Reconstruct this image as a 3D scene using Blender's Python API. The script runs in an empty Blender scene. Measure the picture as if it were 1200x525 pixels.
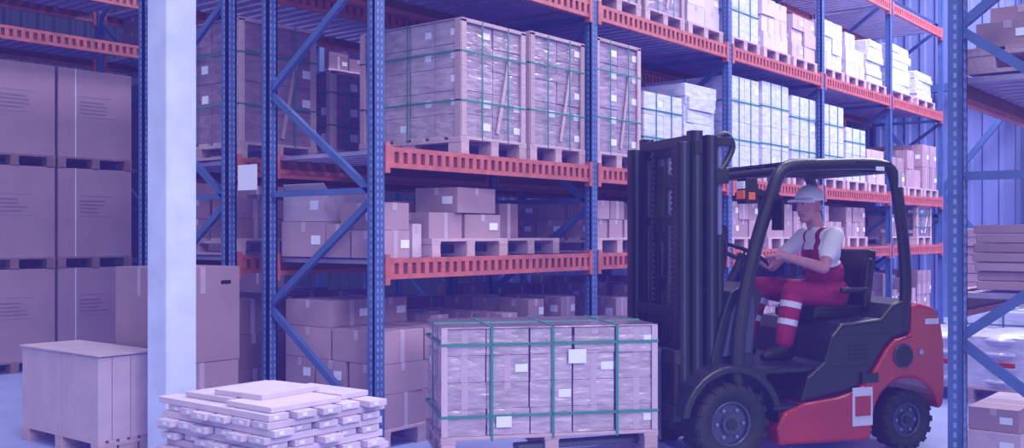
import bpy, math, random
from mathutils import Vector, Matrix
random.seed(7)
S=bpy.context.scene
S.view_settings.view_transform='Standard'
C=bpy.context.collection
# ---------------------------------------------------------------- materials
def lin(c):
    c/=255.0
    return c/12.92 if c<=.04045 else ((c+.055)/1.055)**2.4
SHADOW_LIFT=(0.017,0.014,0.102)  # navy self-glow given to nearly all materials so shadows never go black
MATS={}
def mat(name,rgb,rough=.6,metal=0.0,var=.12,scale=6,bump=.0,island=0.0,coat=0.0,stretch=(1,1,1),glow=None,k=.95):
    m=bpy.data.materials.new(name); m.use_nodes=True
    nt=m.node_tree; N=nt.nodes; L=nt.links
    b=N['Principled BSDF']
    base=[max(.002,(lin(c)-h)/k) for c,h in zip(rgb,SHADOW_LIFT)]
    tc=N.new('ShaderNodeTexCoord'); mp=N.new('ShaderNodeMapping'); mp.inputs['Scale'].default_value=stretch
    L.new(tc.outputs['Object'],mp.inputs['Vector'])
    nz=N.new('ShaderNodeTexNoise'); nz.inputs['Scale'].default_value=scale; nz.inputs['Detail'].default_value=5
    L.new(mp.outputs['Vector'],nz.inputs['Vector'])
    mr=N.new('ShaderNodeMapRange'); mr.inputs['From Min'].default_value=.3; mr.inputs['From Max'].default_value=.7
    mr.inputs['To Min'].default_value=1-var; mr.inputs['To Max'].default_value=1+var
    L.new(nz.outputs['Fac'],mr.inputs['Value'])
    val=mr.outputs['Result']
    if island>0:
        g=N.new('ShaderNodeNewGeometry'); m2=N.new('ShaderNodeMapRange')
        m2.inputs['To Min'].default_value=1-island; m2.inputs['To Max'].default_value=1+island
        L.new(g.outputs['Random Per Island'],m2.inputs['Value'])
        mm=N.new('ShaderNodeMath'); mm.operation='MULTIPLY'
        L.new(val,mm.inputs[0]); L.new(m2.outputs['Result'],mm.inputs[1]); val=mm.outputs[0]
    vm=N.new('ShaderNodeVectorMath'); vm.operation='SCALE'; vm.inputs[0].default_value=base
    L.new(val,vm.inputs['Scale']); L.new(vm.outputs['Vector'],b.inputs['Base Color'])
    b.inputs['Roughness'].default_value=rough; b.inputs['Metallic'].default_value=metal
    if coat: b.inputs['Coat Weight'].default_value=coat; b.inputs['Coat Roughness'].default_value=.15
    if bump:
        bp=N.new('ShaderNodeBump'); bp.inputs['Strength'].default_value=bump; bp.inputs['Distance'].default_value=.02
        L.new(nz.outputs['Fac'],bp.inputs['Height']); L.new(bp.outputs['Normal'],b.inputs['Normal'])
    if glow:
        b.inputs['Emission Color'].default_value=(*glow[:3],1); b.inputs['Emission Strength'].default_value=glow[3]
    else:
        b.inputs['Emission Color'].default_value=(*SHADOW_LIFT,1); b.inputs['Emission Strength'].default_value=1  # surface emits the shadow-lifting navy though it is no lamp
    MATS[name]=m
    return m
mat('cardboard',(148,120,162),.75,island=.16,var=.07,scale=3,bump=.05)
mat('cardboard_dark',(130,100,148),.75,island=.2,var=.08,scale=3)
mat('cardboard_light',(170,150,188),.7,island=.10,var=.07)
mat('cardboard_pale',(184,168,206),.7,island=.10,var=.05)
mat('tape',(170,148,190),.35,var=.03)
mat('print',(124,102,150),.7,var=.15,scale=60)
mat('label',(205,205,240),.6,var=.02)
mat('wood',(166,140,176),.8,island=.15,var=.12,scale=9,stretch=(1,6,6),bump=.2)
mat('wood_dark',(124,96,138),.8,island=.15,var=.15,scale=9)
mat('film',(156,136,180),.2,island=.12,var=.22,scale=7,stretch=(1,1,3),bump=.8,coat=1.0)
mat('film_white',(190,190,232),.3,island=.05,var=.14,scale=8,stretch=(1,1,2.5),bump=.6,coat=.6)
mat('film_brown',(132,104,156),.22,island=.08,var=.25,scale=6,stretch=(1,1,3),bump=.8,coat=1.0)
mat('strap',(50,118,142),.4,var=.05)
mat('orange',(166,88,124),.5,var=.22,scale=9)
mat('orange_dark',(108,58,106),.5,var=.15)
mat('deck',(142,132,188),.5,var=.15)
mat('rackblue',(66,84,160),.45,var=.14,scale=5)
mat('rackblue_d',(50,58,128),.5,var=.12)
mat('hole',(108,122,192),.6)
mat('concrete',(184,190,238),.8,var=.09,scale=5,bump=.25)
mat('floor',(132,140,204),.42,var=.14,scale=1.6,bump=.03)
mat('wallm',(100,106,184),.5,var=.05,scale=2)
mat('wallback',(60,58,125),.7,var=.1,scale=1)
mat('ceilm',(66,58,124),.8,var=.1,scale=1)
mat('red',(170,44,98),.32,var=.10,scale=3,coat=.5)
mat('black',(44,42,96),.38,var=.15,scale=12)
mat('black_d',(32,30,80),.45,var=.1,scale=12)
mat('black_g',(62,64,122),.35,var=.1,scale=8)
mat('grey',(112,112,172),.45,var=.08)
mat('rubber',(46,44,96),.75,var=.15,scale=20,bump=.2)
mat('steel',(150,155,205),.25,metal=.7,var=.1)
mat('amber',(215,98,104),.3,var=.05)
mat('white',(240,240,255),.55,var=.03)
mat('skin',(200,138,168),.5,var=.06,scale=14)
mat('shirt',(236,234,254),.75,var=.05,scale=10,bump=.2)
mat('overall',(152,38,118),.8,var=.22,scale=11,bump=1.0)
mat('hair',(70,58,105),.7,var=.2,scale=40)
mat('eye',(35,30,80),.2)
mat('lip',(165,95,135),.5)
mat('fill_lampm',(230,230,255),glow=(1,1,1,6))  # glowing panel of the added, unseen overhead lamps
# ---------------------------------------------------------------- builder
class B:
    def __init__(s): s.v=[];s.f=[];s.m=[];s.sm=[];s.mats=[]
    def mi(s,n):
        if n not in s.mats: s.mats.append(n)
        return s.mats.index(n)
    def add(s,vs,fs,m,smooth=False):
        o=len(s.v); s.v+= [tuple(v) for v in vs]; i=s.mi(m)
        for f in fs: s.f.append([o+a for a in f]); s.m.append(i); s.sm.append(smooth)
    def box(s,x0,y0,z0,sx,sy,sz,m,rz=0.0,M=None):
        vs=[Vector((x,y,z)) for z in (-sz/2,sz/2) for y in (-sy/2,sy/2) for x in (-sx/2,sx/2)]
        R=Matrix.Rotation(rz,3,'Z') if M is None else M
        c=Vector((x0+sx/2,y0+sy/2,z0+sz/2))
        s.add([R@v+c for v in vs],[(0,2,3,1),(4,5,7,6),(0,1,5,4),(2,6,7,3),(0,4,6,2),(1,3,7,5)],m)
    def beam(s,p,q,w,h,m,up=(0,0,1)):
        p=Vector(p);q=Vector(q);d=(q-p).normalized();u=Vector(up)
        if abs(d.dot(u))>.98:u=Vector((0,1,0))
        a=d.cross(u).normalized()*w/2;b=a.cross(d).normalized()*h/2
        vs=[p-a-b,p+a-b,p+a+b,p-a+b,q-a-b,q+a-b,q+a+b,q-a+b]
        s.add(vs,[(0,1,2,3),(7,6,5,4),(0,4,5,1),(1,5,6,2),(2,6,7,3),(3,7,4,0)],m)
    def tube(s,path,r,m,seg=10,closed=False,flat=1.0):
        P=[Vector(p) for p in path];n=len(P)
        R=r if isinstance(r,(list,tuple)) else [r]*n
        rings=[];prev=None
        for i in range(n):
            if closed: d=(P[(i+1)%n]-P[i-1]).normalized()
            else: d=(P[min(i+1,n-1)]-P[max(i-1,0)]).normalized()
            if prev is None:
                u=Vector((0,1,0)) if abs(d.y)<.9 else Vector((0,0,1))
            else: u=prev
            a=(u-d*u.dot(d)).normalized();prev=a;b=d.cross(a)
            rings.append([P[i]+(a*math.cos(t)+b*math.sin(t)*flat)*R[i] for t in [2*math.pi*k/seg for k in range(seg)]])
        vs=[v for r_ in rings for v in r_];fs=[]
        for i in range(n if closed else n-1):
            j=(i+1)%n
            for k in range(seg):
                l=(k+1)%seg; fs.append((i*seg+k,j*seg+k,j*seg+l,i*seg+l))
        s.add(vs,fs,m,True)
        if not closed:
            s.add(rings[0],[tuple(range(seg))],m);s.add(rings[-1],[tuple(reversed(range(seg)))],m)
    def cyl(s,p,q,r,m,seg=20,r2=None): s.tube([p,q],[r,r if r2 is None else r2],m,seg)
    def ell(s,c,r,m,M=None,seg=20,rg=12,z0=-1.0):
        vs=[];fs=[];c=Vector(c)
        for i in range(rg+1):
            ph=math.pi*i/rg-math.pi/2
            for k in range(seg):
                t=2*math.pi*k/seg
                v=Vector((r[0]*math.cos(ph)*math.cos(t),r[1]*math.cos(ph)*math.sin(t),r[2]*max(math.sin(ph),z0)))
                if M: v=M@v
                vs.append(v+c)
        for i in range(rg):
            for k in range(seg):
                l=(k+1)%seg;fs.append((i*seg+k,i*seg+l,(i+1)*seg+l,(i+1)*seg+k))
        s.add(vs,fs,m,True)
    def cap(s,p,q,r1,r2,m,seg=14):
        p=Vector(p);q=Vector(q);d=(q-p).normalized();pts=[];rs=[]
        for k in range(5):
            t=math.pi/2*k/5; pts.append(p-d*r1*math.cos(t));rs.append(max(r1*math.sin(t),.0006))
        pts.append(p);rs.append(r1);pts.append(q);rs.append(r2)
        for k in range(4,-1,-1):
            t=math.pi/2*k/5; pts.append(q+d*r2*math.cos(t));rs.append(max(r2*math.sin(t),.0006))
        s.tube(pts,rs,m,seg)
    def prof(s,pts,y0,y1,m):
        n=len(pts)
        vs=[(x,y0,z) for x,z in pts]+[(x,y1,z) for x,z in pts]
        fs=[tuple(range(n)),tuple(reversed(range(n,2*n)))]
        fs+=[(i,i+n,(i+1)%n+n,(i+1)%n) for i in range(n)]
        s.add(vs,fs,m)
    def done(s,name,loc=(0,0,0),rz=0,bevel=0,parent=None,seg=1,coll=True):
        import bmesh
        me=bpy.data.meshes.new(name);me.from_pydata(s.v,[],s.f)
        for n in s.mats: me.materials.append(MATS[n])
        me.polygons.foreach_set('material_index',s.m);me.polygons.foreach_set('use_smooth',s.sm);me.update()
        bm=bmesh.new();bm.from_mesh(me);bmesh.ops.recalc_face_normals(bm,faces=bm.faces);bm.to_mesh(me);bm.free()
        ob=bpy.data.objects.new(name,me);C.objects.link(ob);ob.location=loc;ob.rotation_euler=(0,0,rz)
        if parent:ob.parent=parent
        if bevel:
            b=ob.modifiers.new('bevel','BEVEL');b.width=bevel;b.segments=seg;b.limit_method='ANGLE';b.angle_limit=math.radians(40)
        return ob
def empty(name,loc,rz):
    e=bpy.data.objects.new(name,None);C.objects.link(e);e.location=loc;e.rotation_euler=(0,0,rz);e.empty_display_size=.3;return e
YAW=math.radians(-51.25)
# ---------------------------------------------------------------- room shell
b=B();b.box(-3,-4,-.2,23,21,.2,'floor')
b.done('floor')
def corrugated(name,axis,at,a0,a1,h,m,step=.28,d=.045):
    pr=[];a=a0
    while a<a1:
        pr+=[(a,0),(a+step*.5,0),(a+step*.62,d),(a+step*.88,d)];a+=step
    pr.append((a1,0));vs=[];fs=[]
    for z in (0,h):
        for u,w in pr: vs.append((at-w,u,z) if axis=='X' else (u,at-w,z))
    n=len(pr)
    fs=[(i,i+1,i+1+n,i+n) for i in range(n-1)]
    q=B();q.add(vs,fs,m)
    if axis=='X': q.box(at+.005,a0,0,.15,a1-a0,h,m)
    else: q.box(a0,at+.005,0,a1-a0,.15,h,m)
    return q.done(name)
corrugated('wall_right','X',20,-4,17,9,'wallm')
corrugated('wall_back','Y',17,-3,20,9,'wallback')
b=B();b.box(-3,-4,9,23.15,21.15,.15,'ceilm')
for x in range(-2,20,3): b.box(x,-4,8.6,.18,21,.4,'rackblue_d')
b.done('ceiling')
b=B()
for y in (-2.,1.0,4.0,7.0,10.,13.): b.box(19.6,y,0,.25,.2,8.6,'rackblue_d')
for y in (-2.,1.,4.): b.beam((19.7,y+.1,.5),(19.7,y+3.1,4.2),.06,.1,'rackblue');b.beam((19.7,y+3.1,.5),(19.7,y+.1,4.2),.06,.1,'rackblue')
b.box(19.65,-4,4.2,.15,20,.15,'rackblue')
b.done('trim_1')
# pillar
b=B();b.box(3.86,6.07,0,.235,.235,9,'concrete');b.box(3.80,6.01,0,.355,.355,.05,'concrete')
b.done('concrete_pillar',bevel=.012,seg=2)
# ---------------------------------------------------------------- racks
def rack(name,xs,y0,y1,levels,top,detail=(),brace_step=.62,ribs=True,bays=None):
    b=B();pw=.095;pd=.075
    for i,x in enumerate(xs):
        for yy,fr in ((y0,1),(y1-pd,0)):
            b.box(x-pw/2,yy,0,pw,.022,top,'rackblue')
            b.box(x-pw/2,yy,0,.016,pd,top,'rackblue');b.box(x+pw/2-.016,yy,0,.016,pd,top,'rackblue')
            b.box(x-.09,yy-.03,0,.18,pd+.06,.012,'rackblue_d')
            if i in detail:
                z=.1
                while z<min(top,5.2):
                    for dx in (-.026,.012): b.box(x+dx,yy-.0015,z,.014,.002,.028,'hole')
                    b.box(x-pw/2-.0015,yy+.03,z,.002,.016,.028,'hole')
                    z+=.052
        z=.15;k=0;ya=y0+pd/2;yb=y1-pd/2
        b.beam((x,ya,z),(x,yb,z),.04,.05,'rackblue')
        st=brace_step*1.35
        while z+st<top:
            p,q=((ya,yb) if k%2==0 else (yb,ya))
            b.beam((x,p,z),(x,q,z+st),.04,.05,'rackblue')
            if k%2==1: b.beam((x,ya,z+st+.04),(x,yb,z+st+.04),.04,.045,'rackblue')
            z+=st;k+=1
    for i in range(len(xs)-1):
        xa=xs[i]+pw/2;xb=xs[i+1]-pw/2
        for zl in levels:
            for yy,fr in ((y0-.005,1),(y1-.045,0)):
                b.box(xa,yy,zl-.15,xb-xa,.05,.035,'orange');b.box(xa,yy,zl-.035,xb-xa,.05,.035,'orange')
                b.box(xa,yy+.015,zl-.12,xb-xa,.03,.09,'orange_dark')
                if fr and ribs:
                    x=xa+.05
                    while x<xb-.05:
                        b.box(x,yy,zl-.12,.045,.04,.09,'orange' );x+=.09
                for xe in (xa,xb-.045):
                    b.box(xe-.0,yy-.008,zl-.19,.045,.06,.22,'orange')
            x=xa+.06
            while x<xb-.1:
                b.box(x,y0+.046,zl-.045,.10,y1-y0-.09,.03,'deck');x+=.15
    return b.done(name)
PX=[5.01+2.7*k for k in range(6)]
LV=[1.38,2.18,3.67,5.12]
rack('pallet_rack',PX,5.22,6.49,LV,7.2,detail=(0,1,2,3))
rack('pallet_rack',PX,6.94,8.24,LV,7.2,detail=(0,))
rack('pallet_rack',[4.2,6.95,9.7,12.4],11.3,12.5,[3.85,4.45,5.1],6.5)
rack('pallet_rack',[5.77,8.47,11.17,13.87],.4,1.59,[1.25,2.42,4.2],7.2,detail=(0,1))
# ---------------------------------------------------------------- goods
def pallet(b,x,y,z,sx,sy,m='wood',h=.14,along='x'):
    nb=6
    if along=='x':
        for i in range(nb):
            w=sx/nb*.72; b.box(x+i*(sx-w)/(nb-1),y,z+h-.022,w,sy,.022,m)
        for j in range(3):
            yy=y+j*(sy-.1)/2
            b.box(x,yy,z+h-.044,sx,.1,.022,m);b.box(x,yy,z,sx,.1,.022,m)
            for i in range(3): b.box(x+i*(sx-.14)/2,yy+.004,z+.022,.14,.092,h-.066,m)
    else:
        for i in range(nb):
            w=sy/nb*.72; b.box(x,y+i*(sy-w)/(nb-1),z+h-.022,sx,w,.022,m)
        for j in range(3):
            xx=x+j*(sx-.1)/2
            b.box(xx,y,z+h-.044,.1,sy,.022,m);b.box(xx,y,z,.1,sy,.022,m)
            for i in range(3): b.box(xx+.004,y+i*(sy-.14)/2,z+.022,.092,.14,h-.066,m)
def carton(b,x,y,z,sx,sy,sz,m='cardboard',tape=True,label=.4,pr=False,rz=0):
    if rz:
        n0=len(b.v); carton(b,x,y,z,sx,sy,sz,m,tape,label,pr)
        cx,cy=x+sx/2,y+sy/2;ca,sa=math.cos(rz),math.sin(rz)
        for i in range(n0,len(b.v)):
            vx,vy,vz=b.v[i];dx,dy=vx-cx,vy-cy
            b.v[i]=(cx+dx*ca-dy*sa,cy+dx*sa+dy*ca,vz)
        return
    b.box(x,y,z,sx,sy,sz,m)
    e=.0018
    if tape:
        b.box(x+sx/2-.022,y-e,z+sz*.0,.044,e,sz,'tape') if random.random()<.35 else b.box(x+sx/2-.022,y-e,z+sz*.72,.044,e,sz*.28,'tape')
        b.box(x-e,y+sy/2-.022,z+sz*.7,e,.044,sz*.3,'tape')
        b.box(x+sx/2-.022,y,z+sz,.044,sy,e,'tape')
    if random.random()<label:
        w=min(.1,sx*.3);h=min(.07,sz*.3)
        b.box(x+sx*.68,y-e*2,z+sz*.35,w,e*2,h,'label')
    if random.random()<label:
        w=min(.1,sy*.25);h=min(.07,sz*.3)
        b.box(x-e*2,y+sy*.12,z+sz*.35,e*2,w,h,'label')
    if pr:
        for k in range(4): b.box(x+sx*.28,y-e,z+sz*(.5+.042*k),sx*random.uniform(.25,.42),e,sz*.018,'print')
        b.box(x+sx*.27,y-e,z+sz*.46,sx*.46,e,.004,'print');b.box(x+sx*.27,y-e,z+sz*.69,sx*.46,e,.004,'print')
        b.box(x+sx*.22,y-e,z+sz*.0,.012,e,sz,'label')
def grid(b,x,y,z,sx,sy,sz,nx,ny,nz,m,gap=.004,loose=False,**kw):
    w=sx/nx;d=sy/ny;h=sz/nz
    for i in range(nx):
        for j in range(ny):
            if 0<j<ny-1 and 0<i<nx-1: continue
            for k in range(nz):
                g=gap+random.random()*.006
                if loose:
                    if k==nz-1 and random.random()<.3: continue
                    g=.012+random.random()*.02
                    carton(b,x+i*w+g*random.random(),y+j*d+g*random.random(),z+k*h,w-g,d-g,h-.003,m,rz=random.uniform(-.03,.03),**kw)
                else:
                    carton(b,x+i*w+g*random.random(),y+j*d+g*random.random(),z+k*h,w-g,d-g,h-.003,m,**kw)
def straps(b,x,y,z,sx,sy,sz,hz=(.3,.72),vx=(.3,.7),vy=(.5,),m='strap',w=.016):
    e=.006
    for f in hz: 
        zz=z+sz*f
        b.box(x-e,y-e,zz,sx+2*e,e,w,m);b.box(x-e,y+sy,zz,sx+2*e,e,w,m);b.box(x-e,y,zz,e,sy,w,m);b.box(x+sx,y,zz,e,sy,w,m)
    for f in vx:
        xx=x+sx*f; b.box(xx,y-e,z-.03,w,e,sz+.03+e,m);b.box(xx,y+sy,z-.03,w,e,sz+.03+e,m);b.box(xx,y-e,z+sz,w,sy+2*e,e,m)
    for f in vy:
        yy=y+sy*f; b.box(x-e,yy,z-.03,e,w,sz+.03+e,m);b.box(x+sx,yy,z-.03,e,w,sz+.03+e,m);b.box(x-e,yy,z+sz,sx+2*e,w,e,m)
def load(name,x,y,z,sx,sy,h,kind,nx=2,ny=3,nz=4,m=None,**kw):
    b=B();pallet(b,0,0,0,sx,sy,along='y');i=.02
    X,Y,Z,SX,SY=i,i,.14,sx-2*i,sy-2*i
    if kind=='crate':
        grid(b,X,Y,Z,SX,SY,h,nx,ny,nz,m or 'film',tape=False,label=.5)
        for cx in (X-.012,X+SX-.05):
            b.box(cx,Y-.02,Z,.06,.018,h,'wood')
        b.box(X-.012,Y-.02,Z+h-.02,SX+.024,.018,.03,'wood')
        b.beam((X+SX*.55,Y-.012,Z+.05),(X+SX*.75,Y-.012,Z+h*.75),.012,.035,'wood')
        for cy in (Y-.012,Y+SY-.05): b.box(X-.02,cy,Z,.018,.06,h,'wood')
        b.box(X-.01,Y-.01,Z+h,SX+.02,SY+.02,.012,'film')
        straps(b,X-.014,Y-.016,Z,SX+.028,SY+.028,h)
    elif kind=='wrap':
        grid(b,X,Y,Z,SX,SY,h,nx,ny,nz,m or 'film_white',tape=False,label=.1,gap=.001)
        straps(b,X,Y,Z,SX,SY,h)
    elif kind=='blob':
        grid(b,X+.03,Y+.03,Z,SX-.06,SY-.06,h*.9,nx,ny,nz,m or 'film_white',tape=False,label=0,gap=.02)
        for k in range(6): b.box(X+random.uniform(0,.1),Y+random.uniform(0,.03),Z+h*k/6.5,SX-random.uniform(.05,.2),SY-random.uniform(.05,.15),h/6.8,m or 'film_white',random.uniform(-.04,.04))
    else:
        grid(b,X,Y,Z,SX,SY,h,nx,ny,nz,m or 'cardboard',loose=True,**kw)
    return b.done(name,(x,y,z),bevel=.004)
YF=5.26;YR=6.98
load('strapped_carton_crate',5.92,YF,2.18,.83,1.16,.92,'crate',2,4,5)
load('strapped_carton_crate',6.80,YF,2.18,.82,1.16,.95,'crate',2,4,5)
load('strapped_carton_crate',7.79,YF,2.18,.80,1.16,1.05,'crate',2,4,5)
load('wrapped_carton_pallet',8.65,YF,2.18,.80,1.16,.66,'wrap',2,3,3)
load('wrapped_carton_pallet',9.50,YF,2.18,.80,1.16,.92,'blob')
for k,h in ((0,1.05),(1,1.08),(2,1.0)): load('wrapped_carton_pallet',10.5+.86*k,YF,2.18,.80,1.16,h,'wrap',2,3,4)
for k,h in ((0,1.0),(1,.75)): load('wrapped_carton_pallet',13.22+.86*k,YF,2.18,.80,1.16,h,'wrap',2,3,4)
load('carton_pallet',14.94,YF,2.18,.78,1.1,.5,'c',2,3,2,'cardboard_light')
for k in range(3): load('carton_pallet',15.87+.86*k,YF,2.18,.78,1.1,.45+.15*k,'c',2,3,2,'cardboard')
# level 3
for k,(h,kd,mm) in enumerate([(.8,'crate',None),(.85,'crate',None),(.8,'c','cardboard_pale')]): load('strapped_carton_crate',7.79+.87*k,YF,3.67,.8,1.16,h,kd,2,3,4,mm)
for k,(h,kd,mm) in enumerate([(1.0,'wrap',None),(.6,'c','cardboard_pale'),(.55,'c','cardboard_light')]): load('wrapped_carton_pallet',10.5+.87*k,YF,3.67,.78,1.16,h,kd,2,3,3,mm)
for k,(h,kd,mm) in enumerate([(.65,'c','film_white'),(.6,'c','cardboard_pale'),(.7,'blob',None)]): load('carton_pallet',13.2+.87*k,YF,3.67,.78,1.16,h,kd,2,3,3,mm)
load('wrapped_goods_pallet',15.9,YF,3.67,1.1,1.16,.8,'blob');load('wrapped_goods_pallet',17.2,YF,3.67,1.0,1.16,.5,'blob')
for k in range(3): load('carton_pallet',5.1+.87*k,YF,3.67,.8,1.16,.8,'c',2,3,3,'cardboard')
# rear rack
load('wrapped_carton_crate',5.10,YR,2.18,.84,1.18,1.02,'crate',2,3,4,'film_brown')
load('wrapped_carton_crate',6.1,YR,2.18,.7,1.18,.7,'crate',2,3,3,'film_brown')
for X in (7.8,8.7,9.55,10.5,11.4,12.2,13.2,14.2,15.9,16.9):
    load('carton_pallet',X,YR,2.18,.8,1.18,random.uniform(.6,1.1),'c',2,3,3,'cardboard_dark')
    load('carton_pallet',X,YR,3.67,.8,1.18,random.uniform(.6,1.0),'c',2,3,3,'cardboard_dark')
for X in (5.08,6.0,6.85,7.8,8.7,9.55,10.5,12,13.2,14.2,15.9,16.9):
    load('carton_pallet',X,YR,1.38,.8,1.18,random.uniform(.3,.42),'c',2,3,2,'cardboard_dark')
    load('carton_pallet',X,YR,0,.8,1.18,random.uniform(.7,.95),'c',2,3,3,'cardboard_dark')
# level 1 front bay 1 : loose cartons
b=B()
carton(b,0,.62,0,.5,.5,.27,'cardboard',rz=.03);carton(b,.01,.62,.273,.46,.5,.24,'cardboard_light',rz=-.04)
carton(b,0,.34,0,.4,.26,.25,'cardboard');carton(b,0.0,.02,0,.3,.3,.2,'cardboard',label=1,rz=.04);carton(b,.03,.03,.203,.28,.45,.2,'cardboard',rz=-.06)
carton(b,.35,.05,0,.1,.4,.25,'cardboard_light',rz=.05)
# open flaps on the rear upper carton
b.beam((.03,.62,.51),(.03,1.1,.51),.006,.12,'cardboard_light',up=(-.6,0,.8))
b.done('loose_carton_stack',(5.08,5.27,1.38),bevel=.005)
b=B();pallet(b,0,0,0,.9,1.1,along='y')
for (x,y,z,sx,sy,sz,m,r) in [(0.0,.05,.14,.4,.4,.2,'cardboard',.05),(.44,.04,.14,.42,.42,.19,'cardboard',-.04),(.15,.56,.14,.6,.5,.3,'cardboard',.02),(.3,.05,.342,.52,.42,.2,'cardboard',.09)]: carton(b,x,y,z,sx,sy,sz,m,rz=r)
b.done('carton_pallet',(5.60,5.27,1.38),bevel=.005)
load('carton_pallet',6.7,5.5,1.38,.85,.9,.3,'c',3,2,1,'cardboard_dark')
for X in (7.8,8.8,9.6,10.5,11.5,12.3,13.2,14.1,15.9): load('carton_pallet',X,YF,1.38,.8 if X!=9.6 else .7,1.1,random.uniform(.3,.45),'c',3,3,2,'cardboard' )
load('brown_crate',17.2,YF,1.38,.8,1.1,.5,'crate',2,3,3,'film_brown')
# level 0 front row
b=B();pallet(b,0,0,0,.85,1.15,along='y')
zz=.14
for k,(n,h) in enumerate([(2,.25),(3,.22),(2,.24),(2,.2)]):
    for j in range(n):
        d=1.1/n
        if k==3 and j==0: continue
        carton(b,.0+random.uniform(0,.04),j*d+.01,zz,.44,d-.03,h-.004,'cardboard',rz=random.uniform(-.03,.03))
        carton(b,.47,j*d+random.uniform(0.01,.03),zz,.36,d-.04,h-.004,'cardboard',rz=random.uniform(-.03,.03))
    zz+=h
b.done('carton_pallet',(5.09,5.29,0),bevel=.005)
for X,h in ((6.05,.75),(6.9,.85),(7.8,.8),(8.7,.9),(9.55,.8),(10.5,.8),(11.5,.8),(12.3,.7),(13.3,.8),(14.2,.8),(15.9,.8),(16.8,.7),(17.6,.8)):
    load('carton_pallet',X,5.35,0,.76,1.05,h,'c',3,3,random.choice((3,4)),'cardboard')
# left big cartons, three high on pallets
for X in (4.9,5.86):
    for lv in range(3):
        b=B();pallet(b,0,0,0,.93,1.15,'wood_dark',along='y',h=.13);carton(b,.005,.005,.13,.92,1.1,1.03,'cardboard',pr=True,label=0,tape=False)
        b.done('large_carton_pallet',(X,11.42,lv*1.165),bevel=.008)
for X in (7.2,8.2): 
    for lv in range(3):
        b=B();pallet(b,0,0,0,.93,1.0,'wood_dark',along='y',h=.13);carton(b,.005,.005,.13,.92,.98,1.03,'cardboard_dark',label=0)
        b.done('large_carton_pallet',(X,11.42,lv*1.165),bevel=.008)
for X in (7.2,8.3,9.9): load('carton_pallet',X,11.38,3.85,.85,1.05,.4,'c',2,2,2,'cardboard_dark')
# big light carton by the pillar
b=B();pallet(b,0,0,0,.46,1.1,along='x',h=.12)
carton(b,.0,.0,.12,.44,.5,.58,'cardboard_light',label=0,tape=False);carton(b,.0,.51,.12,.44,.58,.585,'cardboard_light',label=0,tape=False)
b.box(-.015,-.02,.706,.47,1.13,.012,'cardboard_light')
b.box(.10,-.002,.12,.006,.002,.58,'print');b.box(.24,-.002,.12,.006,.002,.58,'print')
b.done('large_light_carton',(3.67,6.60,0),bevel=.006)
b=B();pallet(b,0,0,0,.7,.7,'wood_dark',h=.12)
carton(b,0,0,.12,.66,.68,.46,'cardboard',label=0);carton(b,.01,.0,.585,.66,.66,.72,'cardboard',label=0)
b.box(.50,-.002,1.17,.09,.003,.03,'black_d')
b.done('tall_carton_stack',(4.18,6.62,0),bevel=.006)
# flat-pack stack
b=B();pallet(b,0,0,0,.82,1.02,along='x',h=.12)
z=.12;k=0
while z<.57:
    h=.036
    if k%2==0:
        n=6
        for j in range(n):
            o=random.uniform(-.05,.05); w=1.0/n
            b.box(-.02+o,j*w+.01,z,.86,w-.03,h,'cardboard_pale');b.box(-.022+o,j*w+.05,z+.008,.003,.035,.02,'label')
    else:
        n=5
        for j in range(n):
            o=random.uniform(-.05,.05); w=.82/n
            b.box(j*w+.01,-.02+o,z,w-.03,1.05,h,'cardboard_pale');b.box(j*w+.04,-.023+o,z+.008,.035,.003,.02,'label')
    z+=h+.003;k+=1
for (x,y,sx,sy) in ((.05,.05,.5,.4),(.1,.5,.6,.42),(.58,.1,.22,.5)): b.box(x,y,z,sx,sy,.03,'cardboard_pale',random.uniform(-.05,.05))
b.box(.15,.3,z+.031,.45,.4,.03,'cardboard_pale',.08)
b.done('flat_carton_stack',(3.4,4.38,0),bevel=.003)
# right-hand side goods
load('carton_pallet',5.87,.45,2.42,1.0,1.08,.28,'c',3,3,2,'cardboard')
load('carton_pallet',7.1,.45,2.42,1.0,1.08,.28,'c',3,3,2,'cardboard')
b=B()
for k in range(7): b.box(random.uniform(0,.05),random.uniform(0,.03),k*.051,2.3,1.0,.048,'cardboard')
b.done('long_carton_stack',(5.87,.48,1.25),bevel=.004)
b=B();pallet(b,0,0,0,1.6,1.1)
for k in range(12): b.box(random.uniform(0,.06),random.uniform(0,.05),.14+k*.125,1.5,1.1,.12,'cardboard')
b.done('long_carton_stack',(15,2.9,0),bevel=.006)
b=B();pallet(b,0,0,0,1.0,1.1)
for k in range(4):
    for j in range(2):
        b.ell((.5,.28+.54*j,.20+k*.125),(.53,.30,.085),'film_white',seg=28,rg=12)
b.box(.03,.04,.14,.94,1.02,.47,'film_white')
for j in (.14,.68): b.box(-.035,j,.34,.012,.16,.05,'red')
b.box(.25,-.03,.36,.3,.012,.05,'red')
b.done('white_bag_pallet',(10.0,2.05,0),bevel=.03,seg=3)
load('wrapped_carton_pallet',12.2,2.3,0,1.0,1.0,.55,'wrap',2,2,2,'film_white')
b=B();carton(b,0,0,0,.6,.36,.17,'cardboard_light');carton(b,.04,.02,.172,.5,.33,.16,'cardboard',label=1);carton(b,.62,0,0,.5,.4,.3,'cardboard_light',label=1)
b.done('small_carton_stack',(7.62,1.64,0),bevel=.005)
# sign on the frame
b=B();b.box(0,-.004,0,.004,.24,.2,'label');b.box(.004,.02,.17,.04,.2,.01,'steel')
b.done('hanging_sign',(4.92,6.5,1.90))
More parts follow.
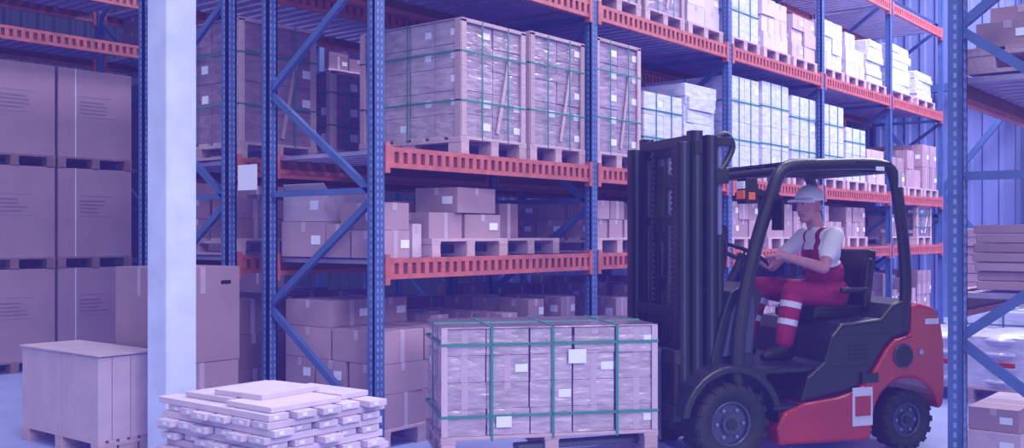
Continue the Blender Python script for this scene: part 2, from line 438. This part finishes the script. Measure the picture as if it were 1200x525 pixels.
# ---------------------------------------------------------------- load on forks
E=empty('strapped_carton_load',(5.88,3.47,.11),math.radians(-39.25))
b=B();pallet(b,-1.46,0,0,1.46,.76,along='y',h=.145);b.done('pallet',parent=E,bevel=.003)
b=B();random.seed(3)
grid(b,-1.45,.01,.147,1.44,.74,.69,5,3,4,'film',tape=True,label=.3,gap=.008)
for xx in (-1.455,-.045): b.box(xx,-.002,.147,.04,.010,.69,'cardboard_light')
b.box(-1.455,.0,.837,1.45,.76,.008,'film')
b.box(-.62,-.008,.60,.12,.012,.09,'label');b.box(-1.1,-.008,.2,.1,.012,.07,'label')
b.done('cartons',parent=E,bevel=.01,seg=2)
b=B();straps(b,-1.456,.0,.147,1.450,.76,.698,hz=(.17,.83),vx=(.22,.5,.80),vy=(.5,),w=.017);b.done('straps',parent=E)
# ---------------------------------------------------------------- forklift
FL=(6.19,3.11,0)
F=empty('forklift',FL,math.radians(-31.25))
def arc(cx,cz,r,a0,a1,n=14): return [(cx+r*math.cos(math.radians(a0+(a1-a0)*i/n)),cz+r*math.sin(math.radians(a0+(a1-a0)*i/n))) for i in range(n+1)]
b=B()
body=[(.42,.10),(.40,.22),(.46,.33),(.63,.385),(.9,.41),(1.07,.45),(1.2,.56),(1.32,.73),(1.40,.80),(1.535,.83),(1.545,1.03),(1.60,1.055),(1.74,1.02),(1.81,.93),(1.84,.75),(1.845,.42),(1.83,.30)]+arc(1.5,.22,.295,10,172)+[(1.19,.12),(1.15,.09)]
b.prof(body,.03,1.07,'red');b.done('counterweight_body',parent=F,bevel=.025,seg=3)
b=B()
hood=[(.60,.385),(.66,.56),(.80,.66),(.86,.84),(.94,.92),(1.28,.95),(1.38,1.05),(1.52,1.09),(1.56,1.06),(1.545,.84),(1.38,.80),(1.31,.74),(1.19,.57),(1.07,.46)]
b.prof(hood,.045,1.055,'black');b.done('engine_hood',parent=F,bevel=.03,seg=3)
b=B()
b.box(-.08,.25,.14,1.5,.6,.3,'black_d');b.box(.25,.08,.59,.62,.96,.04,'black')
b.box(.38,.05,.34,.34,.95,.035,'black');b.box(.42,.05,.2,.02,.95,.16,'black_d');b.box(.30,.08,.40,.05,.95,.22,'black')
b.box(.46,.035,.1,.26,.05,.05,'black_d')
b.prof([(-.05,.42),(-.05,.70),(.02,.95),(.10,1.16),(.26,1.22),(.36,1.14),(.30,.95),(.27,.62),(.30,.42)],.14,.96,'black')
b.prof([(.02,.72),(.09,1.0),(.16,1.13),(.26,1.14),(.27,.95),(.24,.74)],.10,.139,'black_g')
b.prof(arc(.03,.29,.385,15,172)+arc(.03,.29,.335,172,15),-.01,.30,'black')
b.prof(arc(.03,.29,.385,15,172)+arc(.03,.29,.335,172,15),.80,1.11,'black')
b.done('chassis',parent=F,bevel=.012,seg=2)
def wheel(name,x,y0,y1,z,r,rim,nl):
    b=B();yc=(y0+y1)/2;w=y1-y0
    n=40;pr=[(rim,y0+.02),(r*.86,y0),(r*.955,y0+.015),(r*.965,y0+.05),(r*.965,y1-.05),(r*.955,y1-.015),(r*.86,y1),(rim,y1-.02)]
    vs=[];fs=[]
    for i in range(n):
        t=2*math.pi*i/n
        for (rr,yy) in pr: vs.append((x+rr*math.cos(t),yy,z+rr*math.sin(t)))
    k=len(pr)
    for i in range(n):
        j=(i+1)%n
        for q in range(k): fs.append((i*k+q,j*k+q,j*k+(q+1)%k,i*k+(q+1)%k))
    b.add(vs,fs,'rubber',True)
    for i in range(nl):
        for side in (0,1):
            t=2*math.pi*(i+.5*side)/nl
            c=Vector((x+r*.965*math.cos(t),(y0+w*.27) if side==0 else (y1-w*.27),z+r*.965*math.sin(t)))
            R=Matrix.Rotation(-t,3,'Y')
            b.box(c.x-r*.035,c.y-w*.25,c.z-.02,r*.07,w*.5,.04,'rubber',M=R)
            c2=c.copy();c2.y=(y0+.004) if side==0 else (y1-.004);rr=r*.91
            b.box(x+rr*math.cos(t)-r*.05,c2.y-.008,z+rr*math.sin(t)-.016,r*.1,.016,.032,'rubber',M=R)
    b.cyl((x,y0+.045,z),(x,y1-.045,z),rim*1.01,'black_g',32)
    b.tube([(x+rim*.97*math.cos(a),y0+.03,z+rim*.97*math.sin(a)) for a in [2*math.pi*i/32 for i in range(32)]],.013,'black_g',8,closed=True)
    b.cyl((x,y0+.02,z),(x,y0+.06,z),rim*.45,'black_g',24);b.cyl((x,y0+.005,z),(x,y0+.03,z),rim*.25,'black',20)
    for i in range(6):
        t=2*math.pi*i/6;b.cyl((x+rim*.68*math.cos(t),y0+.03,z+rim*.68*math.sin(t)),(x+rim*.68*math.cos(t),y0+.06,z+rim*.68*math.sin(t)),.012,'grey',8)
    b.done(name,parent=F)
wheel('front_wheel_near',.03,.0,.24,.28,.28,.15,18);wheel('front_wheel_far',.03,.86,1.1,.28,.28,.15,18)
wheel('rear_wheel_near',1.5,.015,.2,.215,.215,.12,16);wheel('rear_wheel_far',1.5,.9,1.085,.215,.215,.12,16)
b=B()
b.box(1.02,.024,.20,.17,.006,.27,'label');b.box(1.04,.019,.27,.13,.006,.14,'red');b.box(1.1,.024,.50,.14,.006,.07,'black')
b.cyl((1.46,.015,.68),(1.46,.06,.68),.075,'black_d',28);b.tube([(1.46+.078*math.cos(a),.024,.68+.078*math.sin(a)) for a in [2*math.pi*i/28 for i in range(28)]],.01,'black_g',8,closed=True)
b.box(1.66,.026,.90,.12,.006,.04,'label')
b.cyl((1.62,.022,.7),(1.62,.035,.7),.02,'steel',12)
b.box(.88,.041,.62,.30,.006,.006,'black_d');b.box(.88,.041,.84,.50,.006,.006,'black_d')
for k in range(4): b.box(1.0,.041,.67+.03*k,.16,.006,.012,'black_d')
b.done('body_markings',parent=F)
# seat
b=B()
b.box(.90,.30,.93,.46,.5,.07,'black_d');b.box(.92,.31,.985,.42,.48,.04,'black')
Rt=Matrix.Rotation(math.radians(8),3,'Y')
b.box(1.36,.31,1.0,.08,.48,.44,'black_d',M=Rt);b.box(1.345,.29,1.0,.06,.07,.38,'black',M=Rt);b.box(1.345,.74,1.0,.06,.07,.38,'black',M=Rt)
b.box(1.10,.24,1.12,.24,.05,.045,'black');b.box(1.30,.24,1.0,.05,.05,.15,'black')
b.done('seat',parent=F,bevel=.025,seg=3)
def sm(p,n=5):
    P=[Vector(q) for q in p];P=[P[0]*2-P[1]]+P+[P[-1]*2-P[-2]];o=[]
    for i in range(1,len(P)-2):
        for k in range(n):
            t=k/n;a,b_,c,d=P[i-1:i+3]
            o.append(.5*((2*b_)+(c-a)*t+(2*a-5*b_+4*c-d)*t*t+(3*b_-a-3*c+d)*t**3))
    o.append(P[-2]);return o
b=B()
for y in (.07,1.03):
    fp=sm([(.72,y,2.135),(.54,y,2.12),(.44,y,2.06),(.36,y,1.86),(.27,y,1.6),(.18,y,1.25),(.12,y,.9),(.10,y,.5)])
    b.tube(fp,.042,'black',12,flat=1.15)
    b.tube(sm([(.72,y,2.135),(1.1,y,2.15),(1.30,y,2.145),(1.40,y,2.09),(1.45,y,1.9),(1.50,y,1.55),(1.52,y,1.2),(1.49,y,.9)]),.04,'black',12,flat=1.1)
    b.box(1.06,y-.045,2.155,.3,.09,.01,'black_d')
b.cyl((.46,.07,2.08),(.46,1.03,2.08),.036,'black',12);b.cyl((1.38,.07,2.12),(1.38,1.03,2.12),.036,'black',12)
b.cyl((.6,.07,2.13),(.6,1.03,2.13),.025,'black',12)
for k in range(7): 
    y=.18+.123*k; b.box(.47,y-.012,2.095,.92,.024,.04,'black')
b.box(.47,.09,2.14,.9,.92,.008,'black_d')
b.box(1.22,.022,2.10,.07,.006,.03,'label');b.box(1.42,.028,1.98,.03,.006,.12,'label')
o=b.done('overhead_guard',parent=F);o.scale=(1,1,.955)
# lamp + mirror
b=B()
b.beam((.36,.07,1.82),(.22,.06,1.86),.03,.03,'black_d');b.box(.13,.0,1.76,.09,.11,.17,'black_d');b.box(.118,.01,1.79,.014,.09,.06,'amber')
b.box(.15,-.006,1.785,.05,.01,.05,'amber');b.box(.118,.01,1.86,.014,.09,.05,'label')
b.beam((.38,.07,1.86),(.43,.02,1.80),.015,.015,'black_d');b.box(.40,-.02,1.58,.02,.12,.21,'black_d');b.box(.42,-.01,1.59,.004,.10,.19,'steel')
b.done('lamps',parent=F,bevel=.008,seg=2)
# mast
b=B()
for y in (.16,.86):
    for x0,zb,zt in ((-.075,.12,2.23),(-.175,.10,2.26),(-.275,.2,2.18)):
        yy=y+ (0.0 if x0>-.1 else .02)
        b.box(x0,yy,zb,.082,.022,zt-zb,'black_d');b.box(x0,yy,zb,.018,.085,zt-zb,'black');b.box(x0+.064,yy,zb,.018,.085,zt-zb,'black')
        b.box(x0+.03,yy-.004,zb,.02,.006,zt-zb,'black_g')
    b.cyl((.05,y+.05,.3),(.05,y+.05,1.55),.033,'black',14);b.cyl((.05,y+.05,1.55),(.05,y+.05,2.18),.02,'grey',12)
    b.tube(sm([(.0,y+.04,2.21),(.10,y+.04,2.24),(.15,y+.04,2.16),(.10,y+.04,2.05),(.02,y+.04,1.95)]),.024,'black',8)
    b.box(-.02,y+.01,2.16,.16,.06,.06,'black');b.box(-.01,y+.0,1.90,.11,.06,.10,'black')
for z in (.3,1.15,2.10): b.box(-.07 if z<2 else -.16,.17,z,.06,.78,.09,'black_d')
b.box(-.18,.2,2.16,.07,.72,.07,'black')
b.box(-.17,.2,1.62,.05,.72,.06,'black_d')
b.box(-.24,.2,.98,.03,.72,.07,'black_d')
b.cyl((-.13,.55,.25),(-.13,.55,1.2),.045,'black',16);b.cyl((-.13,.55,1.2),(-.13,.55,1.7),.028,'black_g',14)
for y in (.4,.7):
    b.tube([(-.2,y,2.15),(-.2,y,.6)],.012,'black',6)
    z=.62
    while z<2.12: b.box(-.215,y-.014,z,.03,.028,.02,'black_d');z+=.04
b.done('mast',parent=F,bevel=.003)
b=B()
random.seed(5)
for k in range(5):
    y=.26+.03*k
    b.tube(sm([(.09,y,1.2),(.12+.02*k,y-.03,1.45+.03*k),(.07,y,1.62),(.02,y+.05,1.5),(.01,y+.03,1.1),(.06,y,.75),(.12,y,.55)]),.011,'black_d',8)
for k in range(3):
    y=.72+.03*k
    b.tube(sm([(-.1,y,2.05),(-.12,y,1.6),(-.02,y,1.3+.05*k),(-.1,y,.9)]),.011,'black_d',8)
b.cyl((.0,.27,.62),(.3,.27,.5),.03,'black_g',12);b.cyl((.0,.83,.62),(.3,.83,.5),.03,'black_g',12)
b.done('hydraulic_hoses',parent=F)
b=B()
b.box(-.355,.1,.30,.05,.9,.10,'black');b.box(-.355,.1,.68,.05,.9,.10,'black')
for y in (.12,.5,.92): b.box(-.345,y,.3,.035,.06,.48,'black_d')
for y in (.27,.72):
    b.box(-.40,y,.155,.04,.11,.62,'black_g');b.box(-1.4,y,.155,1.02,.11,.035,'black_g')
b.done('fork_carriage',parent=F,bevel=.005)
# steering wheel, levers
b=B()
Cw=Vector((.46,.55,1.40));n=Vector((.45,0,.893)).normalized();e1=Vector((.893,0,-.45)).normalized();e2=Vector((0,1,0));RW=.185
def rim(ph): return Cw+e1*RW*math.cos(ph)+e2*RW*math.sin(ph)
b.tube([rim(2*math.pi*i/40) for i in range(40)],.014,'black_d',10,closed=True)
for a in (0,2.1,4.2): b.tube([Cw-n*.03,rim(a)],.009,'black_g',8)
b.cyl(Cw-n*.05,Cw+n*.005,.035,'black_d',16)
b.tube([Cw-n*.04,(.30,.55,1.12)],.03,'black',12)
for k in range(4):
    b.tube([(.27,.70+.05*k,1.18),(.36,.70+.05*k,1.36)],.006,'grey',8);b.ell((.36,.70+.05*k,1.37),(.018,.018,.022),'black_d',seg=10,rg=6)
b.done('steering_wheel',parent=F)
# ---------------------------------------------------------------- driver
D=empty('forklift_driver',FL,math.radians(-31.25))
def remesh(b,name,voxel,it,classify,mats,parent,M=None):
    ob=b.done('tmp_'+name)
    r=ob.modifiers.new('r','REMESH');r.mode='VOXEL';r.voxel_size=voxel
    s=ob.modifiers.new('s','SMOOTH');s.iterations=it;s.factor=.5
    dg=bpy.context.evaluated_depsgraph_get()
    me=bpy.data.meshes.new_from_object(ob.evaluated_get(dg))
    bpy.data.objects.remove(ob)
    me.name=name;me.materials.clear()
    for m in mats: me.materials.append(MATS[m])
    for p in me.polygons:
        p.use_smooth=True;p.material_index=classify(p.center)
    o=bpy.data.objects.new(name,me);C.objects.link(o);o.parent=parent
    if M: o.matrix_local=M
    return o
bones=[]
b=B()
def bone(p,q,r1,r2,lab): bones.append((Vector(p),Vector(q),r1,r2,lab));b.cap(p,q,r1,r2,'shirt')
b.ell((1.20,.55,1.11),(.150,.19,.135),'shirt');b.ell((1.175,.55,1.26),(.132,.168,.16),'shirt')
b.ell((1.145,.55,1.42),(.125,.175,.15),'shirt');b.ell((1.135,.55,1.535),(.095,.19,.075),'shirt')
bone((1.12,.55,1.57),(1.07,.55,1.70),.062,.055,'neck')
for sgn,el,wr,kn,an,toe in ((-1,(.95,.26,1.31),(.675,.385,1.40),(.78,.39,1.13),(.70,.38,.78),(.53,.37,.69)),(1,(.92,.85,1.31),(.655,.745,1.405),(.73,.74,1.15),(.62,.74,.79),(.45,.75,.70))):
    sh=(1.13,.55+sgn*.18,1.54)
    mid=tuple(sh[i]*.40+el[i]*.60 for i in range(3))
    bone(sh,mid,.070,.062,'sleeve');bone(mid,el,.045,.042,'arm');bone(el,wr,.044,.029,'arm')
    hp=(1.18,.55+sgn*.10,1.09)
    bone(hp,kn,.112,.085,'leg');bone(kn,an,.083,.068,'shin')
def seg_d(c,p,q,r1,r2):
    d=q-p;t=max(0,min(1,(c-p).dot(d)/d.length_squared));return (c-(p+d*t)).length-(r1+(r2-r1)*t),t
ML=['shirt','overall','skin','label']
def cls(c):
    best=(9,None,0)
    for p,q,r1,r2,l in bones:
        d,t=seg_d(c,p,q,r1,r2)
        if d<best[0]: best=(d,l,t)
    d,l,t=best
    if l=='shin': return 3 if (.20<t<.32 or .56<t<.68) else 1
    if l=='leg': return 1
    if l=='arm' and d<.02: return 2
    if l=='neck' and c.z>1.605: return 2
    if l=='sleeve' and d<.012 and abs(c.y-.55)>.17: return 0
    if c.z<1.25: return 1
    yy=abs(c.y-.55)
    if c.x<1.14 and c.z<1.44 and yy<.105: return 1
    if .06<yy<.10 and c.z>1.3: return 1
    return 0
remesh(b,'body',.0048,10,cls,ML,D)
b=B()
for an,toe in (((.70,.38,.75),(.53,.37,.68)),((.62,.74,.76),(.45,.75,.69))):
    b.cap((an[0]+.03,an[1],.675),(toe[0],toe[1],.672),.043,.038,'black_d');b.cap(an,(an[0],an[1],.68),.052,.048,'black_d')
    b.cap((an[0]-.02,an[1],.71),(toe[0]+.03,toe[1],.685),.048,.038,'black_d')
remesh(b,'shoes',.008,3,lambda c:0,['black_d'],D)
def hand(name,wr,ph,side):
    c=rim(ph);t=(-e1*math.sin(ph)+e2*math.cos(ph)).normalized()
    f=(c-Vector(wr));f=(f-t*f.dot(t)).normalized();nn=f.cross(t).normalized()
    if nn.z<0: nn=-nn
    W=Vector(wr)
    def P(a,s_,n_): return c+f*a+t*s_+nn*n_
    b=B()
    for i,s_ in enumerate((-.033,-.011,.011,.033)):
        L=(.92,1.05,1.0,.82)[i if side>0 else 3-i]
        K=P(-.030,s_,.030);b.cap(W.lerp(K,.12)+t*s_*.45,K,.016,.0125,'skin',10)
        pts=[K,P(.008,s_*1.02,.032*L),P(.030*L,s_*1.03,.006),P(.016*L,s_*1.0,-.024*L)]
        for a,(u,v) in enumerate(zip(pts[:-1],pts[1:])): b.cap(u,v,(.0100,.0090,.0082)[a],(.0090,.0082,.0072)[a],'skin',10)
    s=-side*.034
    b.cap(W.lerp(P(-.03,s,.01),.35)+t*s*.3,P(-.038,s*1.35,.004),.014,.0115,'skin',10);b.cap(P(-.038,s*1.35,.004),P(-.012,s*1.2,-.022),.0108,.0095,'skin',10);b.cap(P(-.012,s*1.2,-.022),P(.008,s*.8,-.026),.0095,.008,'skin',10)
    b.cap(W+(W-c).normalized()*.02,W.lerp(c,.3),.027,.024,'skin')
    remesh(b,name,.0032,2,lambda c:0,['skin'],D)
hand('hand_near',(.675,.385,1.40),math.radians(-48),-1)
hand('hand_far',(.655,.745,1.405),math.radians(55),1)
# head
HM=Matrix.Translation((1.04,.55,1.772))@Matrix.Rotation(math.radians(12),4,'Z')@Matrix.Rotation(math.radians(-3),4,'Y')@Matrix.Scale(1.08,4)
b=B()
b.ell((.012,0,.03),(.098,.076,.10),'skin');b.ell((-.035,0,-.035),(.062,.058,.075),'skin');b.ell((-.055,0,-.095),(.034,.035,.026),'skin')
b.ell((-.03,0,-.07),(.055,.054,.045),'skin')
b.cap((-.09,0,.012),(-.112,0,-.026),.010,.015,'skin');b.ell((-.104,0,-.032),(.014,.018,.010),'skin')
b.ell((-.080,0,.025),(.02,.05,.012),'skin');b.ell((-.088,0,-.058),(.014,.024,.010),'skin')
for s in (-1,1): b.ell((.015,.078*s,-.012),(.02,.010,.032),'skin');b.ell((-.065,.035*s,-.03),(.02,.02,.02),'skin')
b.cap((.025,0,-.04),(.045,0,-.14),.054,.056,'skin')
def hc(c):
    if c.z>-.045 and (c.x>.03 or c.z>.03 and c.x>-.03) and not(abs(c.y)>.076 and c.x<.04): return 1
    if abs(c.z+.062)<.004 and c.x<-.085 and abs(c.y)<.024: return 2
    return 0
remesh(b,'head',.004,3,hc,['skin','hair','lip'],D,HM)
b=B()
for s in (-1,1):
    b.ell((-.083,.030*s,.006),(.010,.013,.008),'label',seg=12,rg=8);b.ell((-.0915,.030*s,.006),(.004,.006,.006),'eye',seg=10,rg=6)
    b.cap((-.094,.016*s,.026),(-.085,.045*s,.026),.004,.003,'hair',8)
o=b.done('eyes',parent=D);o.matrix_local=HM
b=B()
b.ell((.006,0,.042),(.110,.088,.100),'white',seg=28,rg=16,z0=-.12)
vs=[];n=14
for lay in (0,1):
    for i in range(n+1):
        a=math.radians(112+136*i/n);x=.006+.106*math.cos(a);y=.085*math.sin(a)
        L=.095*max(0,math.sin(math.pi*i/n))**.5
        for q in (0,.5,1):
            vs.append((x-L*q,y*(1+.02*q),.052-lay*.009-.010*q-q*2.6*y*y))
fs=[];o_=3*(n+1)
for i in range(n):
    a=3*i
    for q in (0,1):
        fs+=[(a+q,a+q+1,a+q+4,a+q+3),(a+o_+q,a+o_+q+3,a+o_+q+4,a+o_+q+1)]
    fs+=[(a+2,a+2+o_,a+5+o_,a+5),(a,a+3,a+3+o_,a+o_)]
b.add(vs,fs,'white',True);b.ell((.006,0,.143),(.009,.009,.004),'white',seg=8,rg=6)
o=b.done('cap',parent=D);o.matrix_local=HM
# ---------------------------------------------------------------- lights
for i,(x,y,e) in enumerate([(4,3.2,210),(9,3.2,280),(14,3.2,460),(17.5,3.2,700),(2,9.6,200),(7,9.6,200),(12,9.6,220),(2,0,200),(9,-1,240),(15.5,0,600)]):  # unseen lamps added as overhead fill, strongest ones brighten the far right
    b=B();b.box(-.7,-.15,.02,1.4,.3,.1,'grey');b.box(-.65,-.12,.0,1.3,.24,.02,'fill_lampm');b.done('added_fill_lamp',(x,y,8.45))
    l=bpy.data.lights.new('lamp','AREA');l.shape='RECTANGLE';l.size=2.2;l.size_y=1.0;l.energy=e;l.color=(.95,.95,1)
    o=bpy.data.objects.new('added_fill_light',l);C.objects.link(o);o.location=(x,y,8.4)
s=bpy.data.lights.new('sun','SUN');s.energy=1.75;s.angle=math.radians(22);s.color=(.98,.95,1)
o=bpy.data.objects.new('sun',s);C.objects.link(o);o.rotation_euler=Vector((.30,.82,-.50)).to_track_quat('-Z','Y').to_euler();o.location=(0,-6,6)
w=bpy.data.worlds.new('world');S.world=w;w.use_nodes=True
w.node_tree.nodes['Background'].inputs[0].default_value=(.83,.86,1,1);w.node_tree.nodes['Background'].inputs[1].default_value=.78
# ---------------------------------------------------------------- camera
cam=bpy.data.cameras.new('camera');co=bpy.data.objects.new('camera',cam);C.objects.link(co)
co.location=(0,0,1.55);co.rotation_euler=(math.pi/2,0,YAW);cam.sensor_width=36;cam.lens=35.7;cam.shift_y=12.5/1200;cam.clip_end=200
S.camera=co
